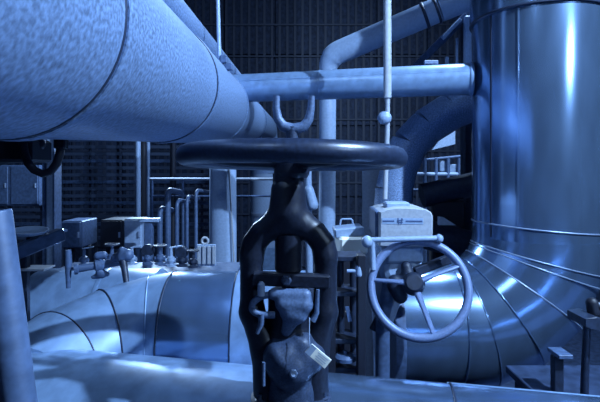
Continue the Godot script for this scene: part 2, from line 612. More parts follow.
func build_foreground_pipes() -> void:
	var t := thing("foreground_pipe", "broad metal clad pipe across the bottom carrying the gate valve", "pipe", axis_a(0) - Vector3(0, 0.3, 0))
	var cuts := [-2.4, -1.05, -0.03, 0.36, 1.9]
	for i in 4:
		straight_pipe(t, "cladding", axis_a(cuts[i]), axis_a(cuts[i + 1]), 0.3 + (0.0015 if i == 1 else 0.0), mats.clad_b if i < 2 else mats.clad, 96)
	var dirA := (axis_a(1) - axis_a(0)).normalized()
	for i in [1, 3]:
		ring_band(t, "lap_joint", axis_a(cuts[i]), dirA, 0.3, 0.006, 0.003, mats.seam, 96)
	# long lap joint along the top of the right part
	var m := tris()
	var up := Vector3(0, cos(0.42), -sin(0.42))
	bar(m, axis_a(0.38) + up * 0.3005, axis_a(1.8) + up * 0.3005, 0.012, 0.003)
	obj("lap_joint", m, mats.clad_b, t)
	for x in [-1.7, 1.5]:
		m = tris()
		box(m, axis_a(x) - Vector3(0, 0.68, 0), Vector3(0.12, 0.8, 0.3))
		obj("support_leg", m, mats.steel_dark, t)

	# pipe behind the valve
	var yc := -0.591
	var zc := -1.75
	var rr := 0.225
	t = thing("rear_pipe", "short fat metal pipe with a bright lit top, left behind the gate valve", "pipe", rel(-0.1, yc - rr, zc))
	straight_pipe(t, "cladding", rel(-0.46, yc, zc), rel(-0.225, yc, zc), rr, mats.clad, 72)
	straight_pipe(t, "cladding", rel(-0.225, yc, zc), rel(0.02, yc, zc), rr + 0.003, mats.clad_b, 72)
	ring_band(t, "seam", rel(-0.225, yc, zc), Vector3.RIGHT, rr, 0.008, 0.003, mats.seam, 72)
	m = tris()
	lathe(m, rel(0.02, yc, zc), Vector3.RIGHT, [[rr, 0.0], [0.17, 0.05], [0.08, 0.07]], 48)
	obj("end_cap", m, mats.steel_dark, t)
	m = tris()
	box(m, Vector3(-0.12, (EYE + yc - 0.21) * 0.5, zc - 0.05), Vector3(0.1, EYE + yc - 0.21, 0.2))
	obj("support_leg", m, mats.steel_dark, t)
	# its elbow comes forward into the foreground pipe
	var e := thing("elbow_pipe", "segmented metal elbow in the lower left joining the bottom pipe", "pipe", rel(-0.6, yc - rr, -1.5))
	var rc := 0.36
	var rings := []
	var seams := [0.0, 14.0, 38.0, 64.0, 92.0]
	for a in seams:
		var th: float = deg_to_rad(a)
		var c := rel(-0.463 - rc * sin(th), yc - 0.10 * pow(a / 90.0, 1.3), zc + rc * (1 - cos(th)))
		rings.append([c, Vector3(-sin(th), 0, -cos(th)).normalized()])
	for i in seams.size() - 1:
		m = tris()
		var r := rr + (0.0015 if i % 2 == 1 else 0.0)
		var ra := r * (1.0 - 0.035 * i)
		var rb := r * (0.965 - 0.035 * i)
		loft(m, [circle(rings[i][0], rings[i][1] * ra, Vector3.UP * ra, 64), circle(rings[i + 1][0], rings[i + 1][1] * rb, Vector3.UP * rb, 64)], true)
		obj("gore", m, mats.clad_b, e)
	for i in seams.size() - 1:
		var r: float = (rr + 0.001) * (1.0 - 0.035 * i)
		bead_ring(e, "seam_bead", circle(rings[i][0], rings[i][1] * r, Vector3.UP * r, 48), 0.003, mats.seam if i != 1 else mats.clad_b)
	# wide pipe further back
	var yd := -0.676
	var zd := -2.25
	t = thing("distant_stub_pipe", "wide pale pipe lying behind the segmented elbow at the left", "pipe", rel(-0.95, yd - 0.22, zd))
	straight_pipe(t, "cladding", rel(-1.2, yd, zd), rel(-0.66, yd, zd), 0.22, mats.clad_b, 64)
	m = tris()
	lathe(m, rel(-1.2, yd, zd), Vector3.LEFT, [[0.22, 0.0], [0.21, 0.03], [0.165, 0.06], [0.08, 0.08]], 48)
	obj("end_cap", m, mats.clad_b, t)
	m = tris()
	lathe(m, rel(-0.66, yd, zd), Vector3.RIGHT, [[0.22, 0.0], [0.2, 0.03], [0.14, 0.05]], 48)
	obj("end_cap", m, mats.clad_b, t)
	ring_band(t, "band", rel(-0.9, yd, zd), Vector3.RIGHT, 0.22, 0.02, 0.003, mats.clad_b, 48)
	for x in [-1.05, -0.78]:
		m = tris()
		box(m, Vector3(x, (EYE + yd - 0.21) * 0.5, zd), Vector3(0.08, EYE + yd - 0.21, 0.26))
		obj("support_leg", m, mats.steel_dark, t)

# ------------------------------------------------------------------ pipes crossing behind
func build_cross_pipes() -> void:
	# level pipe into the duct
	var a := at(473, 79, 2.46)
	var b := at(205, 88, 2.78)
	b.y = a.y
	var t := thing("level_pipe", "level metal pipe crossing from the large pipe to the tall duct", "pipe", a.lerp(b, 0.5) - Vector3(0, 0.073, 0))
	var mid := a.lerp(b, 0.54)
	straight_pipe(t, "cladding", a, mid, 0.08, mats.clad_b, 40)
	straight_pipe(t, "cladding", mid, b, 0.0785, mats.clad_b, 40)
	var d := (b - a).normalized()
	ring_band(t, "collar", a + d * 0.012, d, 0.08, 0.02, 0.006, mats.clad_b, 40)
	ring_band(t, "band", mid, d, 0.079, 0.012, 0.002, mats.clad_b, 40)
	var m := tris()
	var n := Vector3(0, 0.35, 0.94)
	bar(m, a + d * 0.02 + n * 0.0795, b + n * 0.0795, 0.006, 0.004)
	obj("lap_joint", m, mats.clad_b, t)
	m = tris()
	bar(m, at(424, 62.5, 2.52), at(438, 62.5, 2.52), 0.02, 0.02)
	obj("clip", m, mats.grey, t)

	# inclined pipe with its drop
	var p0 := at(327, 225, 3.35)
	var p1 := at(328, 57, 3.35)
	var p2 := at(440, 9, 3.05)
	var p3 := at(520, -25, 2.9)
	t = thing("inclined_pipe", "pale insulated pipe rising to the right from its bend behind the level pipe", "pipe", p0)
	m = tris()
	var bp := bend([p0, p1, p2], 0.1, 10)
	var bot := []
	var run := []
	for i in bp.size():
		if i == 0: bot.append(bp[i])
		else: run.append(bp[i])
	bot.append(bp[1])
	var floor_end := Vector3(p0.x, 0.0, p0.z)
	sweep(m, [floor_end, p0, bp[1]], 0.058, 32)
	obj("drop", m, mats.paint, t)
	m = tris()
	var rads := []
	for i in run.size(): rads.append(lerpf(0.058, 0.08, minf(1.0, i / 6.0)))
	sweep(m, run, rads, 32)
	obj("run", m, mats.paint, t)
	straight_pipe(t, "upper_run", p2, p3, 0.083, mats.paint, 32)
	var dd := (p3 - p2).normalized()
	ring_band(t, "collar", at(425, 15.5, 3.09), dd, 0.08, 0.02, 0.008, mats.seam, 32)
	ring_band(t, "collar", at(437, 10.5, 3.06), dd, 0.08, 0.016, 0.009, mats.seam, 32)
	ring_band(t, "band", at(396, 28, 3.17), dd, 0.079, 0.008, 0.002, mats.seam, 32)

	# curved pipe on the far side
	var pts := []
	for q in [[392, 260], [392.5, 215], [394, 190], [399, 167], [409, 145], [426, 127], [450, 112], [480, 100], [520, 92]]:
		pts.append(at(q[0], q[1], 2.95))
	t = thing("curved_pipe", "dark segmented pipe curving down behind the actuator box", "pipe", pts[0])
	for i in pts.size() - 1:
		m = tris()
		var q0: Vector3 = pts[i]
		var q1: Vector3 = pts[i + 1]
		sweep(m, [q0, q1 + (q1 - q0).normalized() * 0.006], 0.112 + 0.003 * (i % 2), 32)
		obj("segment", m, mats.galv, t)
	m = tris()
	sweep(m, [pts[0], Vector3(pts[0].x, 0, pts[0].z)], 0.112, 24)
	obj("lower_run", m, mats.galv, t)

	# pale upright rod
	var base := at(385, 199, 2.2)
	t = thing("upright_rod", "pale upright rod standing before the level pipe, with a coupling ball", "rod", base)
	m = tris()
	sweep(m, [at(387.5, 98, 2.2), at(387.2, -40, 2.2), Vector3(at(387.2, 0, 2.2).x, 5.6, -2.2)], 0.0185, 16)
	obj("upper_tube", m, mats.pale, t)
	m = tris()
	sweep(m, [base, at(387.3, 130, 2.2), at(387.5, 97, 2.2)], 0.0115, 12)
	obj("lower_tube", m, mats.pale, t)
	m = tris()
	blob(m, [[at(384, 118, 2.19), 0.03, at(385, 118, 2.19), 0.03]], 0.006, 0.005)
	obj("coupling", m, mats.paint, t)

# ------------------------------------------------------------------ the gate valve in front
func build_gate_valve() -> void:
	var D := 1.08
	var X := -0.02
	var s := D / FOCAL
	var P := func(px: float, py: float, dz: float = 0.0) -> Vector3:
		return Vector3((px - 300.0) * s, EYE + (HORIZON - py) * s, -D + dz)
	var base: Vector3 = P.call(290, 412)
	var t := thing("gate_valve", "dark cast iron gate valve with a big horizontal handwheel in the foreground", "valve", base)
	# handwheel
	var hub: Vector3 = P.call(292, 158)
	var tilt := deg_to_rad(1.6)
	var n := Vector3(0, cos(tilt), -sin(tilt)).normalized()
	n = Vector3(0.012, n.y, n.z).normalized()
	var fx := Vector3(n.y, -n.x, 0).normalized()
	var fz := fx.cross(n).normalized()
	var ring := []
	var R := 0.2325
	for i in 96:
		var a := TAU * i / 96
		ring.append(hub + fx * cos(a) * R + fz * sin(a) * R)
	var m := tris()
	sweep(m, ring, 0.0222, 20, true)
	var wheel := obj("handwheel", m, mats.rim, t)
	for k in 3:
		var a := deg_to_rad(50.0 + 120.0 * k)
		var o := fx * cos(a) + fz * sin(a)
		m = tris()
		sweep(m, [hub + o * 0.03 - n * 0.008, hub + o * 0.12 - n * 0.012, hub + o * (R - 0.008)], [0.021, 0.014, 0.013], 12, false, true, 0.8)
		obj("spoke", m, mats.iron, wheel)
	m = tris()
	lathe(m, hub - n * 0.045, n, [[0.034, 0.0], [0.04, 0.01], [0.042, 0.05], [0.036, 0.062], [0.024, 0.066], [0.024, 0.078], [0.018, 0.082]], 28)
	obj("hub", m, mats.iron, wheel)
	# fork on the top of the stem
	var fc: Vector3 = P.call(293.5, 132)
	var fk := []
	var fr := []
	for q in [[276.5, 96], [276.2, 108], [278, 119], [283, 126.5], [293.5, 129.5], [304, 126.5], [309, 119], [311, 108], [311.5, 96]]:
		fk.append(P.call(q[0], q[1]))
	fr = [0.0075, 0.0085, 0.0105, 0.0125, 0.0135, 0.0125, 0.0105, 0.0085, 0.0075]
	m = tris()
	sweep(m, fk, fr, 14)
	obj("stem_fork", m, mats.gland, t)
	m = tris()
	lathe(m, hub + n * 0.02, Vector3.UP, [[0.014, 0.0], [0.014, 0.05]], 16)
	obj("stem_tip", m, mats.bonnet, t)
	# stem and bush
	m = tris()
	lathe(m, P.call(289, 300), Vector3.UP, [[0.016, 0.0], [0.016, 0.29]], 20)
	obj("stem", m, mats.bonnet, t)
	m = tris()
	lathe(m, P.call(288.5, 272), Vector3.UP, [[0.026, 0.0], [0.031, 0.006], [0.031, 0.085]], 28)
	obj("stem_bush", m, mats.iron, t)
	m = tris()
	lathe(m, P.call(288.5, 186), Vector3.UP, [[0.034, 0.0], [0.0355, 0.003], [0.0355, 0.028], [0.03, 0.032]], 8)
	obj("yoke_nut", m, mats.iron, t)
	# yoke
	m = tris()
	var bones := [[P.call(288, 190), 0.038, P.call(288, 212), 0.044], [P.call(276, 224), 0.032, P.call(301, 224), 0.032]]
	var prev: Vector3 = P.call(251.5, 256)
	for q in 8:
		var aa := PI * (q + 1) / 8.0
		var nx: Vector3 = P.call(288.5 - 37 * cos(aa), 256 - 33 * sin(aa))
		bones.append([prev, 0.0245, nx, 0.0245])
		prev = nx
	for sd in [-1.0, 1.0]:
		bones.append([P.call(288.5 + sd * 37, 256), 0.0255, P.call(288.5 + sd * 36.5, 312), 0.027])
		bones.append([P.call(288.5 + sd * 36.5, 312), 0.027, P.call(290 + sd * 24, 350), 0.033])
		bones.append([P.call(290 + sd * 24, 350), 0.032, P.call(291 + sd * 20, 392), 0.04])
	blob(m, bones, 0.005, 0.014)
	obj("yoke", m, mats.iron, t)
	# crossbar with bolt
	m = tris()
	bar(m, P.call(254, 275, 0.03), P.call(329, 278, 0.03), 0.03, 0.028)
	var cb := obj("crossbar", m, mats.iron, t)
	m = tris()
	lathe(m, P.call(287, 275.5, 0.044), Vector3(0, 0, 1), [[0.012, 0.0], [0.012, 0.006], [0.008, 0.011]], 6)
	obj("bolt", m, mats.bonnet, cb)
	# gland follower and its clamp
	m = tris()
	blob(m, [[P.call(274, 289, 0.045), 0.012, P.call(305, 290, 0.045), 0.014], [P.call(284, 298, 0.045), 0.018, P.call(304, 299, 0.045), 0.02], [P.call(290, 306, 0.042), 0.022, P.call(298, 308, 0.042), 0.022], [P.call(293, 310, 0.04), 0.02, P.call(287, 326, 0.035), 0.012]], 0.0035, 0.008)
	obj("gland_follower", m, mats.gland, t)
	m = tris()
	lathe(m, P.call(290, 360, -0.01), Vector3.UP, [[0.06, 0.0], [0.058, 0.04], [0.05, 0.08], [0.05, 0.15], [0.044, 0.156]], 32)
	obj("stuffing_box", m, mats.iron, t)
	m = tris()
	var cl := []
	for q in [[276, 289], [262, 291], [254, 298], [254, 305], [262, 309], [276, 309]]: cl.append(P.call(q[0], q[1], 0.045))
	sweep(m, bend(cl, 0.02, 4), 0.0075, 10)
	var clamp := obj("clamp_strap", m, mats.gland, t)
	m = tris()
	sweep(m, [P.call(263, 307, 0.05), P.call(263, 317, 0.05), P.call(259, 326, 0.05)], [0.007, 0.006, 0.004], 10)
	obj("strap_end", m, mats.gland, clamp)
	m = tris()
	lathe(m, P.call(263, 290, 0.05), Vector3.UP, [[0.008, 0.0], [0.008, 0.025], [0.004, 0.03]], 10)
	obj("clamp_stud", m, mats.paint, clamp)
	m = tris()
	sweep(m, [P.call(312, 314, 0.05), P.call(316, 306, 0.05), P.call(317, 284, 0.05)], [0.007, 0.0055, 0.004], 10)
	obj("eye_bolt", m, mats.gland, t)
	# bonnet
	var rn := FastNoiseLite.new()
	rn.seed = 4
	rn.frequency = 28.0
	m = tris()
	blob(m, [[P.call(300, 342, 0.03), 0.034, P.call(286, 352, 0.03), 0.05], [P.call(276, 352, 0.05), 0.012, P.call(284, 372, 0.06), 0.012], [P.call(296, 362, 0.05), 0.03, P.call(312, 352, 0.03), 0.03], [P.call(290, 350), 0.05, P.call(292, 400), 0.066]], 0.0055, 0.014, 0.004, rn)
	obj("bonnet", m, mats.bonnet, t)
	m = tris()
	lathe(m, P.call(294, 359, 0.078), Vector3(0, 0.25, 1), [[0.009, 0.0], [0.009, 0.008], [0.005, 0.012]], 6)
	obj("bolt", m, mats.paint, t)
	m = tris()
	sweep(m, [P.call(266, 372, 0.07), P.call(266, 350, 0.07)], 0.0035, 8)
	obj("stud", m, mats.gland, t)
	m = tris()
	lathe(m, P.call(291, 408), Vector3.UP, [[0.088, 0.0], [0.09, 0.004], [0.09, 0.028], [0.08, 0.034]], 40)
	obj("flange", m, mats.bonnet, t)
	m = tris()
	lathe(m, P.call(291, 424), Vector3.UP, [[0.07, 0.0], [0.066, 0.05]], 40)
	obj("neck", m, mats.iron, t)
	for k in 8:
		var a := TAU * (k + 0.4) / 8
		m = tris()
		lathe(m, P.call(291, 398) + Vector3(cos(a) * 0.077, -0.01, sin(a) * 0.077), Vector3.UP, [[0.011, 0.0], [0.011, 0.022], [0.006, 0.024], [0.006, 0.034]], 6)
		obj("flange_bolt", m, mats.bonnet, t)
	# tag on a wire
	var tb := Basis(Vector3(0.78, -0.62, 0.08).normalized(), Vector3(0.62, 0.78, 0.0).normalized(), Vector3.ZERO)
	tb.z = tb.x.cross(tb.y).normalized()
	tb.y = tb.z.cross(tb.x)
	var tc: Vector3 = P.call(316.5, 339, 0.10)
	var lt := thing("inspection_tag", "small white inspection tag hanging by a wire on the gate valve", "tag", tc)
	m = tris()
	box(m, tc, Vector3(0.052, 0.023, 0.0025), tb, 0.0008)
	var card := obj("card", m, mats.white, lt)
	m = tris()
	box(m, tc + tb * Vector3(-0.019, 0, 0.0015), Vector3(0.013, 0.022, 0.001), tb, 0.0003)
	obj("header", m, mats.paint, card)
	for k in 4:
		m = tris()
		box(m, tc + tb * Vector3(0.008, 0.0065 - k * 0.0044, 0.0015), Vector3(0.026 - 0.006 * (k % 2), 0.001, 0.0006), tb, 0.0001)
		obj("print_line", m, mats.paint, card)
	m = tris()
	sweep(m, [P.call(309, 308, 0.07), P.call(308.5, 318, 0.09), P.call(309, 331, 0.1)], 0.0008, 6)
	obj("wire", m, mats.paint, lt)

# ------------------------------------------------------------------ actuator with its own handwheel
func build_actuator() -> void:
	var D := 1.9
	var Q := func(px: float, py: float, dz: float = 0.0) -> Vector3:
		return at(px, py, D) + Vector3(0, 0, dz)
	var base: Vector3 = Q.call(405, 300, -0.1)
	var t := thing("valve_actuator", "pale electric valve actuator box with a nameplate above the spoked handwheel", "actuator", base)
	var b := Basis(Vector3.UP, deg_to_rad(-3))
	# housing: outline with rounded shoulders
	var s := D / FOCAL
	var poly := [Vector2(-25, -19), Vector2(25, -19), Vector2(25.5, 10), Vector2(24, 14), Vector2(20, 16.5), Vector2(10, 18.2), Vector2(0, 18.8), Vector2(-10, 18.2), Vector2(-20, 16.2), Vector2(-25, 14)]
	var sp := []
	for p in poly: sp.append(p * s * 1.05)
	var c: Vector3 = Q.call(407.5, 227, -0.11)
	var m := tris()
	prism(m, sp, c - b.z * 0.06, b, 0.34, 0.006)
	var hs := obj("housing", m, mats.pale, t)
	m = tris()
	box(m, c + b * Vector3(-0.108, 0.002, -0.07), Vector3(0.018, 0.115, 0.27), b, 0.004)
	obj("side_cover", m, mats.grey, hs)
	m = tris()
	box(m, c + b * Vector3(-0.02, 0.08, -0.02), Vector3(0.1, 0.024, 0.1), b, 0.006)
	obj("lid", m, mats.paint, hs)
	m = tris()
	box(m, c + b * Vector3(-0.014, 0.023, 0.1105), Vector3(0.162, 0.024, 0.002), b, 0.0006)
	var plate := obj("nameplate", m, mats.paint, hs)
	var pf := c + b * Vector3(-0.014, 0.023, 0.1122)
	for q in [[-0.055, 0.0, 0.045, 0.006, 0.0], [0.045, 0.0, 0.065, 0.006, 0.0], [-0.016, 0.0, 0.004, 0.026, 0.15], [-0.004, 0.0, 0.004, 0.026, -0.15], [-0.01, 0.003, 0.026, 0.004, 0.2], [-0.01, -0.004, 0.022, 0.004, 0.0]]:
		m = tris()
		box(m, pf + b * Vector3(q[0], q[1], 0), Vector3(q[2], q[3], 0.0012), b * Basis(Vector3(0, 0, 1), q[4]), 0.0003)
		obj("emblem_mark", m, mats.print, plate)
	# bar with its end knobs in front of the box
	m = tris()
	sweep(m, [Q.call(366, 239, 0.03), Q.call(437, 237, 0.03)], 0.0105, 12)
	var br := obj("guard_bar", m, mats.paint, t)
	for q in [[366, 240, 0.022], [437, 237, 0.016]]:
		m = tris()
		blob(m, [[Q.call(q[0], q[1], 0.03), q[2], Q.call(q[0], q[1] + 1, 0.03), q[2]]], 0.006, 0.004)
		obj("end_knob", m, mats.paint, br)
	m = tris()
	sweep(m, [Q.call(371, 240, 0.03), Q.call(372, 268, 0.03)], 0.011, 10)
	obj("bar_post", m, mats.paint, br)
	# gear case
	m = tris()
	lathe(m, Q.call(408, 276, -0.2), Vector3(-0.1, 0.1, 1), [[0.06, 0.0], [0.085, 0.02], [0.088, 0.12], [0.07, 0.15], [0.05, 0.16]], 32)
	var gc := obj("gear_case", m, mats.paint, t)
	m = tris()
	box(m, Q.call(407, 255, -0.1), Vector3(0.15, 0.08, 0.14))
	obj("case_neck", m, mats.paint, gc)
	m = tris()
	blob(m, [[Q.call(396, 288, -0.03), 0.03, Q.call(402, 298, -0.03), 0.03], [Q.call(396, 282, -0.03), 0.024, Q.call(420, 288, -0.03), 0.026], [Q.call(408, 268, -0.03), 0.022, Q.call(410, 280, -0.02), 0.03]], 0.007, 0.02)
	obj("lower_lug", m, mats.steel_dark, gc)
	m = tris()
	bar(m, Q.call(416, 273, -0.02), Q.call(452, 260, -0.03), 0.03, 0.035)
	obj("limit_arm", m, mats.steel_dark, gc)
	for q in [[397, 300, 377, 340, 1], [406, 302, 388, 350, 0]]:
		m = tris()
		bar(m, Q.call(q[0], q[1], -0.12), Q.call(q[2], q[3], -0.12), 0.02, 0.028)
		obj("strut", m, mats.steel_dark if q[4] else mats.paint, t)
	# valve body below, on the floor line of the outlet
	m = tris()
	sweep(m, [Q.call(396, 280, -0.1), Vector3(0.345, EYE - 0.6, -2.0), Vector3(0.34, 0.0, -2.0)], 0.03, 16)
	obj("stem_column", m, mats.grey, t)
	# handwheel
	var n := Vector3(-0.13, 0.34, 0.93).normalized()
	var fx := Vector3.UP.cross(n).normalized()
	var fy := n.cross(fx)
	var wc: Vector3 = at(419, 288, 1.84)
	var ring := []
	var R := 0.182
	for i in 72:
		var a := TAU * i / 72
		ring.append(wc + fx * cos(a) * R + fy * sin(a) * R)
	m = tris()
	sweep(m, ring, 0.0165, 16, true)
	var w := obj("handwheel", m, mats.wheel_grey, t)
	var hub: Vector3 = wc + n * 0.03 + fx * -0.022 + fy * 0.014
	for a in [30.0, 172.0, -74.0]:
		var r := deg_to_rad(a)
		var e := wc + (fx * cos(r) + fy * sin(r)) * (R - 0.004)
		m = tris()
		sweep(m, [hub - n * 0.005, hub.lerp(e, 0.5) + n * 0.004, e], [0.022, 0.014, 0.013], 12, false, true, 0.6)
		obj("spoke", m, mats.wheel_grey, w)
	m = tris()
	lathe(m, hub - n * 0.05, n, [[0.04, 0.0], [0.045, 0.03], [0.036, 0.055], [0.034, 0.065], [0.028, 0.07]], 24)
	obj("hub", m, mats.steel_dark, w)

# ------------------------------------------------------------------ left side
func build_left_side() -> void:
	# leaning tube post in front
	var p0 := at(-6, 212, 0.85)
	var p1 := at(19, 402, 0.85)
	var dir := (p1 - p0).normalized()
	var foot := p0 + dir * (p0.y / -dir.y)
	var t := thing("tube_post", "grey open ended tube post leaning at the left edge", "post", foot)
	var m := tris()
	var f := frame_of(dir)
	var r := 0.0285
	loft(m, [circle(p0 + dir * 0.03, f.x * (r - 0.005), f.y * (r - 0.005), 28), circle(p0, f.x * (r - 0.004), f.y * (r - 0.004), 28), circle(p0 - dir * 0.002, f.x * (r - 0.001), f.y * (r - 0.001), 28), circle(p0 + dir * 0.002, f.x * r, f.y * r, 28), circle(foot, f.x * r, f.y * r, 28)], true)
	obj("tube", m, mats.grey, t)
	m = tris()
	lathe(m, foot, Vector3.UP, [[0.07, 0.0], [0.07, 0.012]], 20)
	obj("base_plate", m, mats.steel_dark, t)

	# saddle under the large pipe with a hook
	t = thing("pipe_saddle", "dark saddle beam under the near end of the large pipe", "support", at(5, 163, 1.05))
	m = tris()
	box(m, at(-8, 151, 1.05), Vector3(0.22, 0.05, 0.09))
	obj("beam", m, mats.black, t)
	m = tris()
	blob(m, [[at(-20, 146, 1.05), 0.03, at(38, 144, 1.05), 0.016], [at(-20, 158, 1.05), 0.025, at(12, 158, 1.05), 0.012]], 0.007, 0.02)
	obj("cradle", m, mats.black, t)
	m = tris()
	sweep(m, [at(-30, 152, 1.02), Vector3(at(-30, 158, 1.02).x, 0, -1.0)], 0.02, 12)
	obj("column", m, mats.black, t)
	t = thing("pipe_hook", "dark curved hook hanging under the large pipe before the pale column", "hook", at(44, 176, 1.0))
	m = tris()
	var hk := []
	for q in [[61, 140], [60, 152], [57, 163], [51, 171], [43, 174], [34, 170], [28, 163], [24, 152], [23, 143]]: hk.append(at(q[0], q[1], 1.0))
	sweep(m, hk, 0.0085, 12)
	obj("curve", m, mats.black, t)
	m = tris()
	box(m, at(61, 144, 1.0), Vector3(0.024, 0.02, 0.02))
	obj("clip", m, mats.black, t)

	# pale column behind
	var cb := at(52, 270, 3.0)
	t = thing("column", "blue steel column behind the hook at the left", "column", Vector3(cb.x, 0, cb.z))
	m = tris()
	box(m, Vector3(cb.x, 2.8, cb.z), Vector3(0.05, 5.6, 0.05))
	obj("web", m, mats.paint, t)
	for sx in [-1, 1]:
		m = tris()
		box(m, Vector3(cb.x + 0.032 * sx, 2.8, cb.z), Vector3(0.012, 5.6, 0.09))
		obj("flange", m, mats.grey, t)
	# cabinets at the back left
	cabinet("pale_cabinet", "pale cabinet standing behind the hook at the far left", "cabinet", at(-20, 165, 4.2), at(40, 206, 4.2), 0.3, mats.grey, 2)
	cabinet("side_cabinet", "grey blue cabinet right of the steel column", "cabinet", at(61, 221, 3.3), at(82, 248, 3.3), 0.25, mats.grey, 1)
	cabinet("black_cabinet", "black cabinet left of the grey blue switch box", "cabinet", at(100, 220, 3.5), at(123, 249, 3.5), 0.25, mats.black, 1)
	cabinet("switch_box", "light grey blue switch box beside the black cabinet", "box", at(124, 219, 3.2), at(142, 249, 3.2), 0.15, mats.paint, 1)
	# dish on a beam
	t = thing("drip_tray", "shallow pale tray resting on the dark beam beside the tube post", "tray", at(29, 235, 2.0))
	m = tris()
	lathe(m, at(29, 235.5, 2.0), Vector3(0.05, 1, 0.1), [[0.035, 0.0], [0.065, 0.012], [0.075, 0.024], [0.07, 0.024], [0.05, 0.01]], 28)
	obj("dish", m, mats.paint, t)
	m = tris()
	lathe(m, at(29, 235.5, 2.0), Vector3(0, -1, 0), [[0.01, 0.0], [0.014, 0.03]], 12)
	obj("foot", m, mats.steel_dark, t)
	t = thing("inclined_beam", "dark square beam sloping up toward the steel column", "beam", at(40, 246, 1.95))
	m = tris()
	bar(m, at(2, 258, 1.85), at(62, 234, 2.1), 0.045, 0.055)
	obj("tube", m, mats.clad_dark, t)
	m = tris()
	bar(m, at(59, 231.2, 2.1), at(64, 229.8, 2.12), 0.05, 0.012)
	obj("end_plate", m, mats.paint, t)
	m = tris()
	bar(m, at(25, 250, 1.94), Vector3(at(25, 250, 1.94).x, 0, -1.94), 0.03, 0.03)
	obj("leg", m, mats.steel_dark, t)
	t = thing("shelf_plate", "thin bright edged plate lying left of the sampling valve", "plate", at(35, 268, 1.95))
	m = tris()
	box(m, at(30, 268, 1.95), Vector3(0.16, 0.008, 0.09))
	obj("plate", m, mats.pale, t)
	m = tris()
	box(m, at(22, 274, 1.95), Vector3(0.03, 0.035, 0.05))
	obj("bracket", m, mats.grey, t)
	m = tris()
	bar(m, at(22, 278, 1.95), Vector3(at(22, 278, 1.95).x, 0, -1.95), 0.03, 0.03)
	obj("leg", m, mats.steel_dark, t)

	# sampling valve: tapering stub, level body, tap wheels
	t = thing("sampling_valve", "small grey valve with a long body lying over the pale pipe", "valve", at(95, 290, 1.82))
	m = tris()
	sweep(m, [at(68, 250, 1.8), at(68.5, 262, 1.8), at(68.3, 288, 1.8)], [0.011, 0.0135, 0.008], 14)
	obj("drain_stub", m, mats.grey, t)
	m = tris()
	lathe(m, at(74, 269.5, 1.8), at(118, 262, 1.86) - at(74, 269.5, 1.8), [[0.012, 0.0], [0.02, 0.0], [0.02, 0.012], [0.014, 0.016], [0.014, 0.07], [0.024, 0.075], [0.024, 0.1], [0.016, 0.11], [0.016, 0.18]], 18)
	obj("body", m, mats.grey, t)
	m = tris()
	bar(m, at(68, 268, 1.8), at(76, 269, 1.8), 0.01, 0.012)
	obj("link", m, mats.grey, t)
	m = tris()
	sweep(m, [at(101, 266, 1.83), at(100, 254, 1.83)], 0.01, 10)
	obj("stem", m, mats.grey, t)
	m = tris()
	blob(m, [[at(98, 256, 1.83), 0.016, at(104, 255, 1.83), 0.014], [at(100, 272, 1.83), 0.016, at(107, 274, 1.83), 0.01], [at(93, 277, 1.83), 0.008, at(102, 276, 1.83), 0.01]], 0.005, 0.012)
	obj("tap", m, mats.grey, t)
	# lever rod
	t = thing("lever_rod", "dark thin lever rod slanting down onto the segmented elbow", "rod", at(129, 299, 1.6))
	m = tris()
	sweep(m, [at(122, 256, 1.8), at(125, 272, 1.78), at(128.5, 299, 1.73)], [0.015, 0.012, 0.0075], 12)
	obj("rod", m, mats.steel_dark, t)
	m = tris()
	blob(m, [[at(116, 258, 1.82), 0.019, at(128, 255, 1.8), 0.022], [at(122, 250, 1.8), 0.013, at(122, 258, 1.8), 0.018]], 0.005, 0.012)
	obj("head", m, mats.grey, t)

func cabinet(called: String, label: String, cat: String, a: Vector3, b: Vector3, depth: float, mat: Material, doors: int) -> void:
	# a: upper left front corner, b: lower right front corner; stands on its own legs
	var c := (a + b) * 0.5
	var size := Vector3(b.x - a.x, a.y - b.y, depth)
	c.z = a.z - depth * 0.5
	var t := thing(called, label, cat, Vector3(c.x, 0, c.z))
	var m := tris()
	box(m, c, size, Basis.IDENTITY, 0.008)
	obj("body", m, mat, t)
	for i in doors:
		m = tris()
		var w := size.x / doors
		box(m, Vector3(a.x + w * (i + 0.5), c.y, a.z + 0.006), Vector3(w * 0.9, size.y * 0.92, 0.014), Basis.IDENTITY, 0.004)
		var d := obj("door", m, mat, t)
		m = tris()
		box(m, Vector3(a.x + w * (i + 0.88), c.y, a.z + 0.02), Vector3(0.012, 0.04, 0.014))
		obj("handle", m, mats.bead, d)
	for sx in [-1, 1]:
		m = tris()
		box(m, Vector3(c.x + sx * size.x * 0.4, b.y * 0.5, c.z), Vector3(0.03, b.y + 0.01, 0.05))
		obj("leg", m, mats.steel_dark, t)

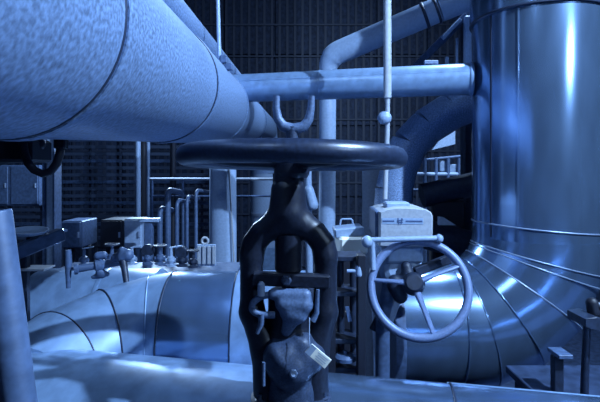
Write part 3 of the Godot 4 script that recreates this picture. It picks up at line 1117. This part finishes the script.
# ------------------------------------------------------------------ far clutter
func small_fitting(label: String, px: float, py: float, d: float, h: float, kind: int, mat: Material) -> void:
	var p := at(px, py, d)
	var t := thing("small_valve", label, "valve", p, "small valves on the far manifold")
	var m := tris()
	var s := h / 0.1
	lathe(m, p, Vector3.UP, [[0.022 * s, 0.0], [0.03 * s, 0.0], [0.03 * s, 0.008 * s], [0.016 * s, 0.012 * s], [0.022 * s, 0.03 * s], [0.02 * s, 0.05 * s], [0.01 * s, 0.055 * s], [0.008 * s, 0.1 * s]], 14)
	obj("body", m, mat, t)
	if kind == 0:
		m = tris()
		var r := []
		for i in 20:
			var a := TAU * i / 20
			r.append(p + Vector3(cos(a) * 0.034 * s, 0.1 * s, sin(a) * 0.034 * s))
		sweep(m, r, 0.005 * s, 8, true)
		var w := obj("handwheel", m, mats.steel_dark, t)
		m = tris()
		bar(m, p + Vector3(-0.032 * s, 0.1 * s, 0), p + Vector3(0.032 * s, 0.1 * s, 0), 0.006 * s, 0.006 * s)
		obj("spoke", m, mats.steel_dark, w)
	elif kind == 1:
		m = tris()
		lathe(m, p + Vector3(0, 0.075 * s, -0.02 * s), Vector3(0, 0, 1), [[0.03 * s, 0.0], [0.034 * s, 0.006 * s], [0.034 * s, 0.03 * s], [0.03 * s, 0.034 * s]], 20)
		obj("dial", m, mats.steel_dark, t)
	else:
		m = tris()
		bar(m, p + Vector3(-0.01 * s, 0.1 * s, 0), p + Vector3(0.06 * s, 0.112 * s, 0), 0.012 * s, 0.008 * s)
		obj("lever", m, mats.paint, t)
	m = tris()
	sweep(m, [p + Vector3(-0.028 * s, 0.03 * s, 0), p + Vector3(0.028 * s, 0.03 * s, 0)], 0.014 * s, 12)
	obj("run", m, mat, t)

func build_far_things() -> void:
	# upright pipe left of the riser
	var g := at(223.5, 268, 3.6)
	var t := thing("upright_pipe", "pale upright pipe with a creased jacket left of the far riser", "pipe", Vector3(g.x, 0, g.z))
	var m := tris()
	sweep(m, [Vector3(g.x, 0, g.z), at(223, 200, 3.6), at(223, 150, 3.6)], [0.1, 0.1, 0.098], 36)
	obj("jacket", m, mats.paint, t)
	m = tris()
	bar(m, at(229, 168, 3.505), at(234, 262, 3.505), 0.012, 0.012)
	obj("jacket_lap", m, mats.pale, t)
	m = tris()
	lathe(m, at(223, 150, 3.6), Vector3.UP, [[0.098, 0.0], [0.07, 0.04], [0.03, 0.05]], 30)
	obj("end_cap", m, mats.clad_b, t)
	# white slatted panel with a lug in front of it
	t = thing("vent_cover", "small white ribbed vent cover with a lifting lug beside the upright pipe", "cover", at(206, 266, 2.7))
	m = tris()
	box(m, at(206.5, 255, 2.7), Vector3(0.105, 0.12, 0.02))
	obj("back", m, mats.paint, t)
	for k in 4:
		m = tris()
		box(m, at(199 + k * 5, 255, 2.68), Vector3(0.018, 0.1, 0.012))
		obj("slat", m, mats.pale, t)
	m = tris()
	var lr := []
	for i in 16: lr.append(at(205, 241, 2.7) + Vector3(cos(TAU * i / 16) * 0.018, sin(TAU * i / 16) * 0.018, 0))
	sweep(m, lr, 0.007, 8, true)
	obj("lug", m, mats.pale, t)
	# bench with the small fittings
	var bl := at(60, 266, 2.75)
	var bright := at(240, 266, 2.75)
	t = thing("manifold_bench", "pale low bench under the small valves behind the lit pipes", "bench", Vector3(0.5 * (bl.x + bright.x), 0, -2.75))
	m = tris()
	box(m, (bl + bright) * 0.5 - Vector3(0, 0.03, 0), Vector3(bright.x - bl.x, 0.04, 0.35))
	obj("top", m, mats.grey, t)
	for x in [bl.x + 0.1, bright.x - 0.1]:
		m = tris()
		box(m, Vector3(x, (bl.y - 0.05) * 0.5, -2.75), Vector3(0.06, bl.y - 0.05, 0.2))
		obj("leg", m, mats.steel_dark, t)
	var fits := [
		["pale small lever valve, leftmost on the far bench", 84, 265, 0.09, 2, "grey"],
		["small dark wheel valve right of the lever valve on the bench", 112, 264.5, 0.11, 0, "grey"],
		["tall pale lever valve under the light switch box", 132, 264, 0.09, 2, "paint"],
		["small round dial valve under the T shaped post", 148, 264, 0.10, 1, "grey"],
		["narrow wheel valve between the T shaped post and dark gauge", 160, 264, 0.10, 0, "grey"],
		["pale lever valve in front of the slender pipes", 171, 266, 0.10, 2, "paint"],
		["dark round gauge valve left of the white ribbed vent cover", 182, 266, 0.10, 1, "steel_dark"],
		["small black wheel valve against the white ribbed vent cover", 193, 267, 0.09, 0, "steel_dark"],
	]
	for q in fits:
		small_fitting(q[0], q[1], q[2], 2.65, q[3], q[4], mats[q[5]])
	# post with T head
	var tp := at(149, 256, 2.95)
	t = thing("instrument_post", "narrow post with a T shaped head right of the switch box", "post", Vector3(tp.x, 0, tp.z))
	m = tris()
	box(m, Vector3(tp.x, at(0, 222, 2.95).y * 0.5, tp.z), Vector3(0.05, at(0, 222, 2.95).y, 0.04))
	obj("post", m, mats.grey, t)
	m = tris()
	box(m, at(150, 220, 2.95), Vector3(0.12, 0.022, 0.06))
	obj("head", m, mats.paint, t)
	# slender upright pipes
	var tops := [[160, 208, 0.018], [168, 190, 0.02], [177, 200, 0.014], [187, 196, 0.012], [196, 190, 0.012]]
	for i in tops.size():
		var q = tops[i]
		var p := at(q[0], 268, 3.25)
		m = tris()
		sweep(m, bend([Vector3(p.x, 0, p.z), at(q[0], q[1], 3.25), at(q[0] + 12, q[1] + 2, 3.5)], 0.06, 6), q[2], 14)
		var o := obj("slender_pipe", m, mats.grey)
		tag(o, ["slender bent pipe behind the T shaped post", "tallest pale slender pipe behind the pale lever valve", "slender bent pipe behind the dark round gauge", "thin bent pipe left of the white ribbed vent cover", "thinnest bent pipe behind the white ribbed vent cover"][i], "pipe", "slender pipes behind the manifold")
	# hand rail at the far left of the upright pipe
	t = thing("handrail", "thin pale handrail in front of the screen, left of the upright pipe", "railing", Vector3(at(180, 0, 4.6).x, 0, -4.6))
	m = tris()
	sweep(m, [at(150, 179, 4.6), at(300, 179, 4.6)], 0.014, 10)
	obj("top_rail", m, mats.pale, t)
	m = tris()
	sweep(m, [at(150, 196, 4.6), at(300, 196, 4.6)], 0.01, 10)
	obj("middle_rail", m, mats.grey, t)
	for px in [152, 183, 298]:
		m = tris()
		sweep(m, [at(px, 179, 4.6), Vector3(at(px, 0, 4.6).x, 0, -4.6)], 0.014, 10)
		obj("post", m, mats.grey, t)
	# slatted screen on the left
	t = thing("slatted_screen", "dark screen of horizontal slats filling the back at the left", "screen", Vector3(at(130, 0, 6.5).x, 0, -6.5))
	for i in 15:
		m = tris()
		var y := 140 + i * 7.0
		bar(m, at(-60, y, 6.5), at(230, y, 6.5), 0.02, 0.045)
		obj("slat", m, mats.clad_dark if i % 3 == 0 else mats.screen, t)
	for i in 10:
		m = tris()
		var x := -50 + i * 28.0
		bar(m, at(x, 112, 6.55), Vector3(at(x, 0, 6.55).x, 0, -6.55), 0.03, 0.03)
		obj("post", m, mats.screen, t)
	for q in [[138, 5.0, 0.028, "paint"], [142.5, 5.2, 0.05, "black"], [148.5, 5.0, 0.018, "paint"], [173, 4.9, 0.03, "black"]]:
		m = tris()
		sweep(m, [Vector3(at(q[0], 0, q[1]).x, 0, -q[1]), Vector3(at(q[0], 0, q[1]).x, 5.6, -q[1])], q[2], 14)
		# these rise behind the large pipe
		var o := obj("service_riser", m, mats[q[3]])
		tag(o, {138.0: "pale service riser, leftmost under the large pipe", 142.5: "thick black service riser between two pale ones", 148.5: "thinnest pale service riser under the large pipe", 173.0: "black service riser left of the upright pipe"}[float(q[0])], "pipe", "service risers before the screen")

# ------------------------------------------------------------------ right side
func build_right_side() -> void:
	# dark rack behind and right of the gate valve
	var t := thing("equipment_rack", "dark equipment rack right behind the gate valve", "rack", Vector3(at(352, 0, 1.75).x, 0, -1.75))
	var m := tris()
	for px in [331, 361]:
		m = tris()
		var q := at(px, 254, 1.7)
		box(m, Vector3(q.x, q.y * 0.5, q.z), Vector3(0.03, q.y, 0.04))
		obj("post", m, mats.black, t)
	for py in [256, 290, 336, 364]:
		m = tris()
		box(m, at(346, py, 1.78), Vector3(0.125, 0.018, 0.12))
		obj("shelf", m, mats.steel_dark, t)
	m = tris()
	box(m, Vector3(at(346, 0, 1.9).x, at(0, 256, 1.9).y * 0.5, -1.9), Vector3(0.14, at(0, 256, 1.9).y, 0.02))
	obj("back_panel", m, mats.black, t)
	for px in [340, 353]:
		m = tris()
		sweep(m, [at(px, 258, 1.8), at(px + 1, 360, 1.8)], 0.014, 10)
		obj("conduit", m, mats.steel_dark, t)
	t = thing("label_plate", "small slanted grey plate on the dark rack", "plate", at(349, 322, 1.7))
	m = tris()
	box(m, at(348.5, 314, 1.705), Vector3(0.014, 0.055, 0.006), Basis(Vector3(0, 0, 1), 0.2))
	obj("plate", m, mats.grey, t)
	m = tris()
	box(m, at(348.5, 314, 1.72), Vector3(0.02, 0.02, 0.03))
	obj("bracket", m, mats.steel_dark, t)
	t = thing("round_lid", "small grey blue round lid low on the dark rack", "lid", at(345, 363, 1.74))
	m = tris()
	lathe(m, at(345, 359.5, 1.73), Vector3.UP, [[0.04, 0.0], [0.04, 0.012], [0.03, 0.02]], 20)
	obj("cap", m, mats.grey, t)
	m = tris()
	lathe(m, at(345, 354.5, 1.73), Vector3.UP, [[0.008, 0.0], [0.008, 0.015]], 10)
	obj("knob", m, mats.grey, t)
	t = thing("needle_tap", "little pale tap on top of the dark rack", "tap", at(352, 272, 1.7))
	m = tris()
	sweep(m, [at(347, 271, 1.69), at(361, 271, 1.69)], 0.006, 10)
	obj("spout", m, mats.paint, t)
	m = tris()
	blob(m, [[at(359, 267, 1.69), 0.011, at(359, 274, 1.69), 0.014]], 0.004, 0.01)
	obj("body", m, mats.paint, t)
	# pale crates above the rack
	t = thing("pale_crate", "pale crate with a sheet folded on it, right behind the valve yoke", "crate", at(350, 252, 2.1))
	m = tris()
	box(m, at(351, 244, 2.15), Vector3(0.125, 0.075, 0.14), Basis(Vector3.UP, 0.1))
	obj("box", m, mats.white, t)
	m = tris()
	box(m, at(348, 230.5, 2.2), Vector3(0.13, 0.04, 0.16), Basis(Vector3(0, 0, 1), 0.1))
	obj("folded_sheet", m, mats.paint, t)
	m = tris()
	sweep(m, bend([at(340, 225, 2.15), at(341, 219, 2.15), at(352, 219, 2.15), at(353, 224, 2.15)], 0.01, 4), 0.004, 8)
	obj("carry_handle", m, mats.paint, t)
	m = tris()
	box(m, Vector3(at(351, 0, 2.15).x, at(0, 253, 2.15).y * 0.5, -2.17), Vector3(0.1, at(0, 253, 2.15).y, 0.1))
	obj("stand", m, mats.steel_dark, t)
	# pale upright pipe right of the yoke
	var g := at(372, 205, 3.2)
	t = thing("short_riser", "short pale riser between the handwheel and the actuator box", "pipe", Vector3(g.x, 0, g.z))
	straight_pipe(t, "jacket", Vector3(g.x, 0, g.z), at(371, 153, 3.2), 0.06, mats.pale, 28)
	m = tris()
	lathe(m, at(371, 153, 3.2), Vector3.UP, [[0.06, 0.0], [0.045, 0.03], [0.02, 0.035]], 24)
	obj("end_cap", m, mats.pale, t)
	# narrow pale pipe seen under the wheel
	g = at(312, 230, 3.0)
	t = thing("valved_riser", "narrow riser with a round lever seen below the handwheel", "pipe", Vector3(g.x, 0, g.z))
	straight_pipe(t, "pipe", Vector3(g.x, 0, g.z), at(308, 165, 3.0), 0.022, mats.paint, 16)
	m = tris()
	blob(m, [[at(309, 190, 2.97), 0.03, at(313, 205, 2.97), 0.034]], 0.008, 0.01)
	obj("lever", m, mats.paint, t)

	# steel frame behind the duct
	t = thing("steel_frame", "dark steel frame with diagonal braces left of the tall duct", "frame", Vector3(at(466, 0, 3.3).x, 0, -3.3))
	m = tris()
	box(m, Vector3(at(467, 0, 3.4).x, 2.8, -3.4), Vector3(0.07, 5.6, 0.09))
	obj("column", m, mats.steel_dark, t)
	m = tris()
	bar(m, at(414, 68, 3.25), at(466, 16, 3.25), 0.06, 0.05)
	obj("brace", m, mats.clad_dark, t)
	m = tris()
	bar(m, at(443, 38, 3.2), at(460, 20, 3.2), 0.05, 0.025)
	obj("gusset", m, mats.paint, t)
	m = tris()
	box(m, at(467.5, 42, 3.2), Vector3(0.045, 0.34, 0.04))
	obj("hanger", m, mats.paint, t)
	m = tris()
	box(m, at(470, 10, 3.35), Vector3(0.4, 0.12, 0.08))
	obj("crossbeam", m, mats.clad_dark, t)
	for q in [[447, 57, 65, 0.014], [457, 38, 66, 0.01]]:
		m = tris()
		sweep(m, [at(q[0], q[1], 3.3), at(q[0], q[2] + 60, 3.3)], q[3], 8)
		obj("hanger_rod", m, mats.paint, t)

	# scaffold and panel seen through the bend of the curved pipe
	t = thing("far_stack", "pale slanted plate over a scaffold seen under the curved pipe", "scaffold", Vector3(at(442, 0, 4.2).x, 0, -4.2))
	m = tris()
	var qp := [Vector2(0, 0), Vector2(0.2, 0.05), Vector2(0.2, 0.2), Vector2(0.1, 0.13)]
	prism(m, qp, at(432, 150, 4.2), Basis.IDENTITY, 0.03, 0.003)
	obj("plate", m, mats.paint, t)
	for q in [[408, 174, 462, 174, 0.016], [424, 160, 462, 156, 0.012], [412, 190, 466, 188, 0.012]]:
		m = tris()
		sweep(m, [at(q[0], q[1], 4.2), at(q[2], q[3], 4.2)], q[4], 10)
		obj("rail", m, mats.paint if q[1] == 174 else mats.grey, t)
	for px in [425, 436, 448, 459]:
		m = tris()
		var tp := at(px, 158, 4.2)
		sweep(m, [tp, Vector3(tp.x, 0, tp.z)], 0.018, 10)
		obj("upright", m, mats.grey, t)
	for q in [[443, 166], [452, 170]]:
		m = tris()
		box(m, at(q[0], q[1], 4.25), Vector3(0.07, 0.1, 0.05))
		obj("junction_box", m, mats.paint, t)
	# dark machinery behind actuator
	t = thing("dark_pump", "dark pump casing behind the actuator box, left of the duct", "pump", Vector3(at(450, 0, 3.0).x, 0, -3.0))
	m = tris()
	sweep(m, [at(422, 196, 3.0), at(474, 184, 3.0)], 0.075, 24)
	obj("casing", m, mats.steel_dark, t)
	m = tris()
	sweep(m, [at(418, 232, 2.9), at(470, 246, 2.9)], 0.09, 24)
	obj("lower_casing", m, mats.steel_dark, t)
	m = tris()
	prism(m, [Vector2(0, 0), Vector2(0.1, 0), Vector2(0.03, 0.045), Vector2(0, 0.05)], at(438, 225, 2.75), Basis.IDENTITY, 0.03, 0.003)
	obj("guard_plate", m, mats.pale, t)
	m = tris()
	box(m, Vector3(at(448, 0, 3.0).x, at(0, 200, 3.0).y * 0.5, -3.02), Vector3(0.2, at(0, 200, 3.0).y, 0.12))
	obj("pedestal", m, mats.black, t)

	# stand in the lower right corner
	t = thing("pipe_stand", "dark iron stand with a knob at the lower right edge", "stand", at(588, 380, 1.5))
	m = tris()
	prism(m, [Vector2(-0.045, 0.0), Vector2(0.08, -0.035), Vector2(0.08, 0.0), Vector2(-0.01, 0.03), Vector2(-0.045, 0.025)], at(590, 322, 1.5), Basis.IDENTITY, 0.1, 0.003)
	obj("bracket", m, mats.steel_dark, t)
	m = tris()
	sweep(m, [at(587, 322, 1.5), at(585, 372, 1.5), Vector3(at(584, 380, 1.5).x, 0, -1.55)], [0.011, 0.012, 0.013], 12)
	obj("leg", m, mats.steel_dark, t)
	m = tris()
	blob(m, [[at(592, 303, 1.5), 0.018, at(594, 312, 1.5), 0.02]], 0.005, 0.01)
	obj("knob", m, mats.black, t)
	m = tris()
	lathe(m, at(599, 305, 1.5), Vector3(0, 0, 1), [[0.008, 0.0], [0.008, 0.02]], 10)
	obj("stud", m, mats.pale, t)
	t = thing("angle_bracket", "small grey angle bracket low between the duct elbow and the stand", "bracket", at(560, 372, 1.7))
	m = tris()
	box(m, at(560, 353, 1.7), Vector3(0.05, 0.014, 0.08))
	obj("top_plate", m, mats.grey, t)
	m = tris()
	var ab := at(557, 355, 1.7)
	box(m, Vector3(ab.x, (ab.y + EYE - 0.78) * 0.5, ab.z), Vector3(0.035, ab.y - EYE + 0.78, 0.03))
	obj("upright", m, mats.steel_dark, t)
	# low block behind the bottom pipe on the right
	t = thing("plinth", "low grey blue plinth behind the bottom pipe at the right", "plinth", Vector3(1.35, 0, -1.75))
	var ph := EYE - 0.78
	m = tris()
	box(m, Vector3(1.35, (ph - 0.03) * 0.5, -1.75), Vector3(1.0, ph - 0.03, 0.34), Basis.IDENTITY, 0.02)
	obj("block", m, mats.concrete, t)
	m = tris()
	box(m, Vector3(1.35, ph - 0.015, -1.75), Vector3(1.04, 0.03, 0.38))
	obj("capping", m, mats.concrete, t)
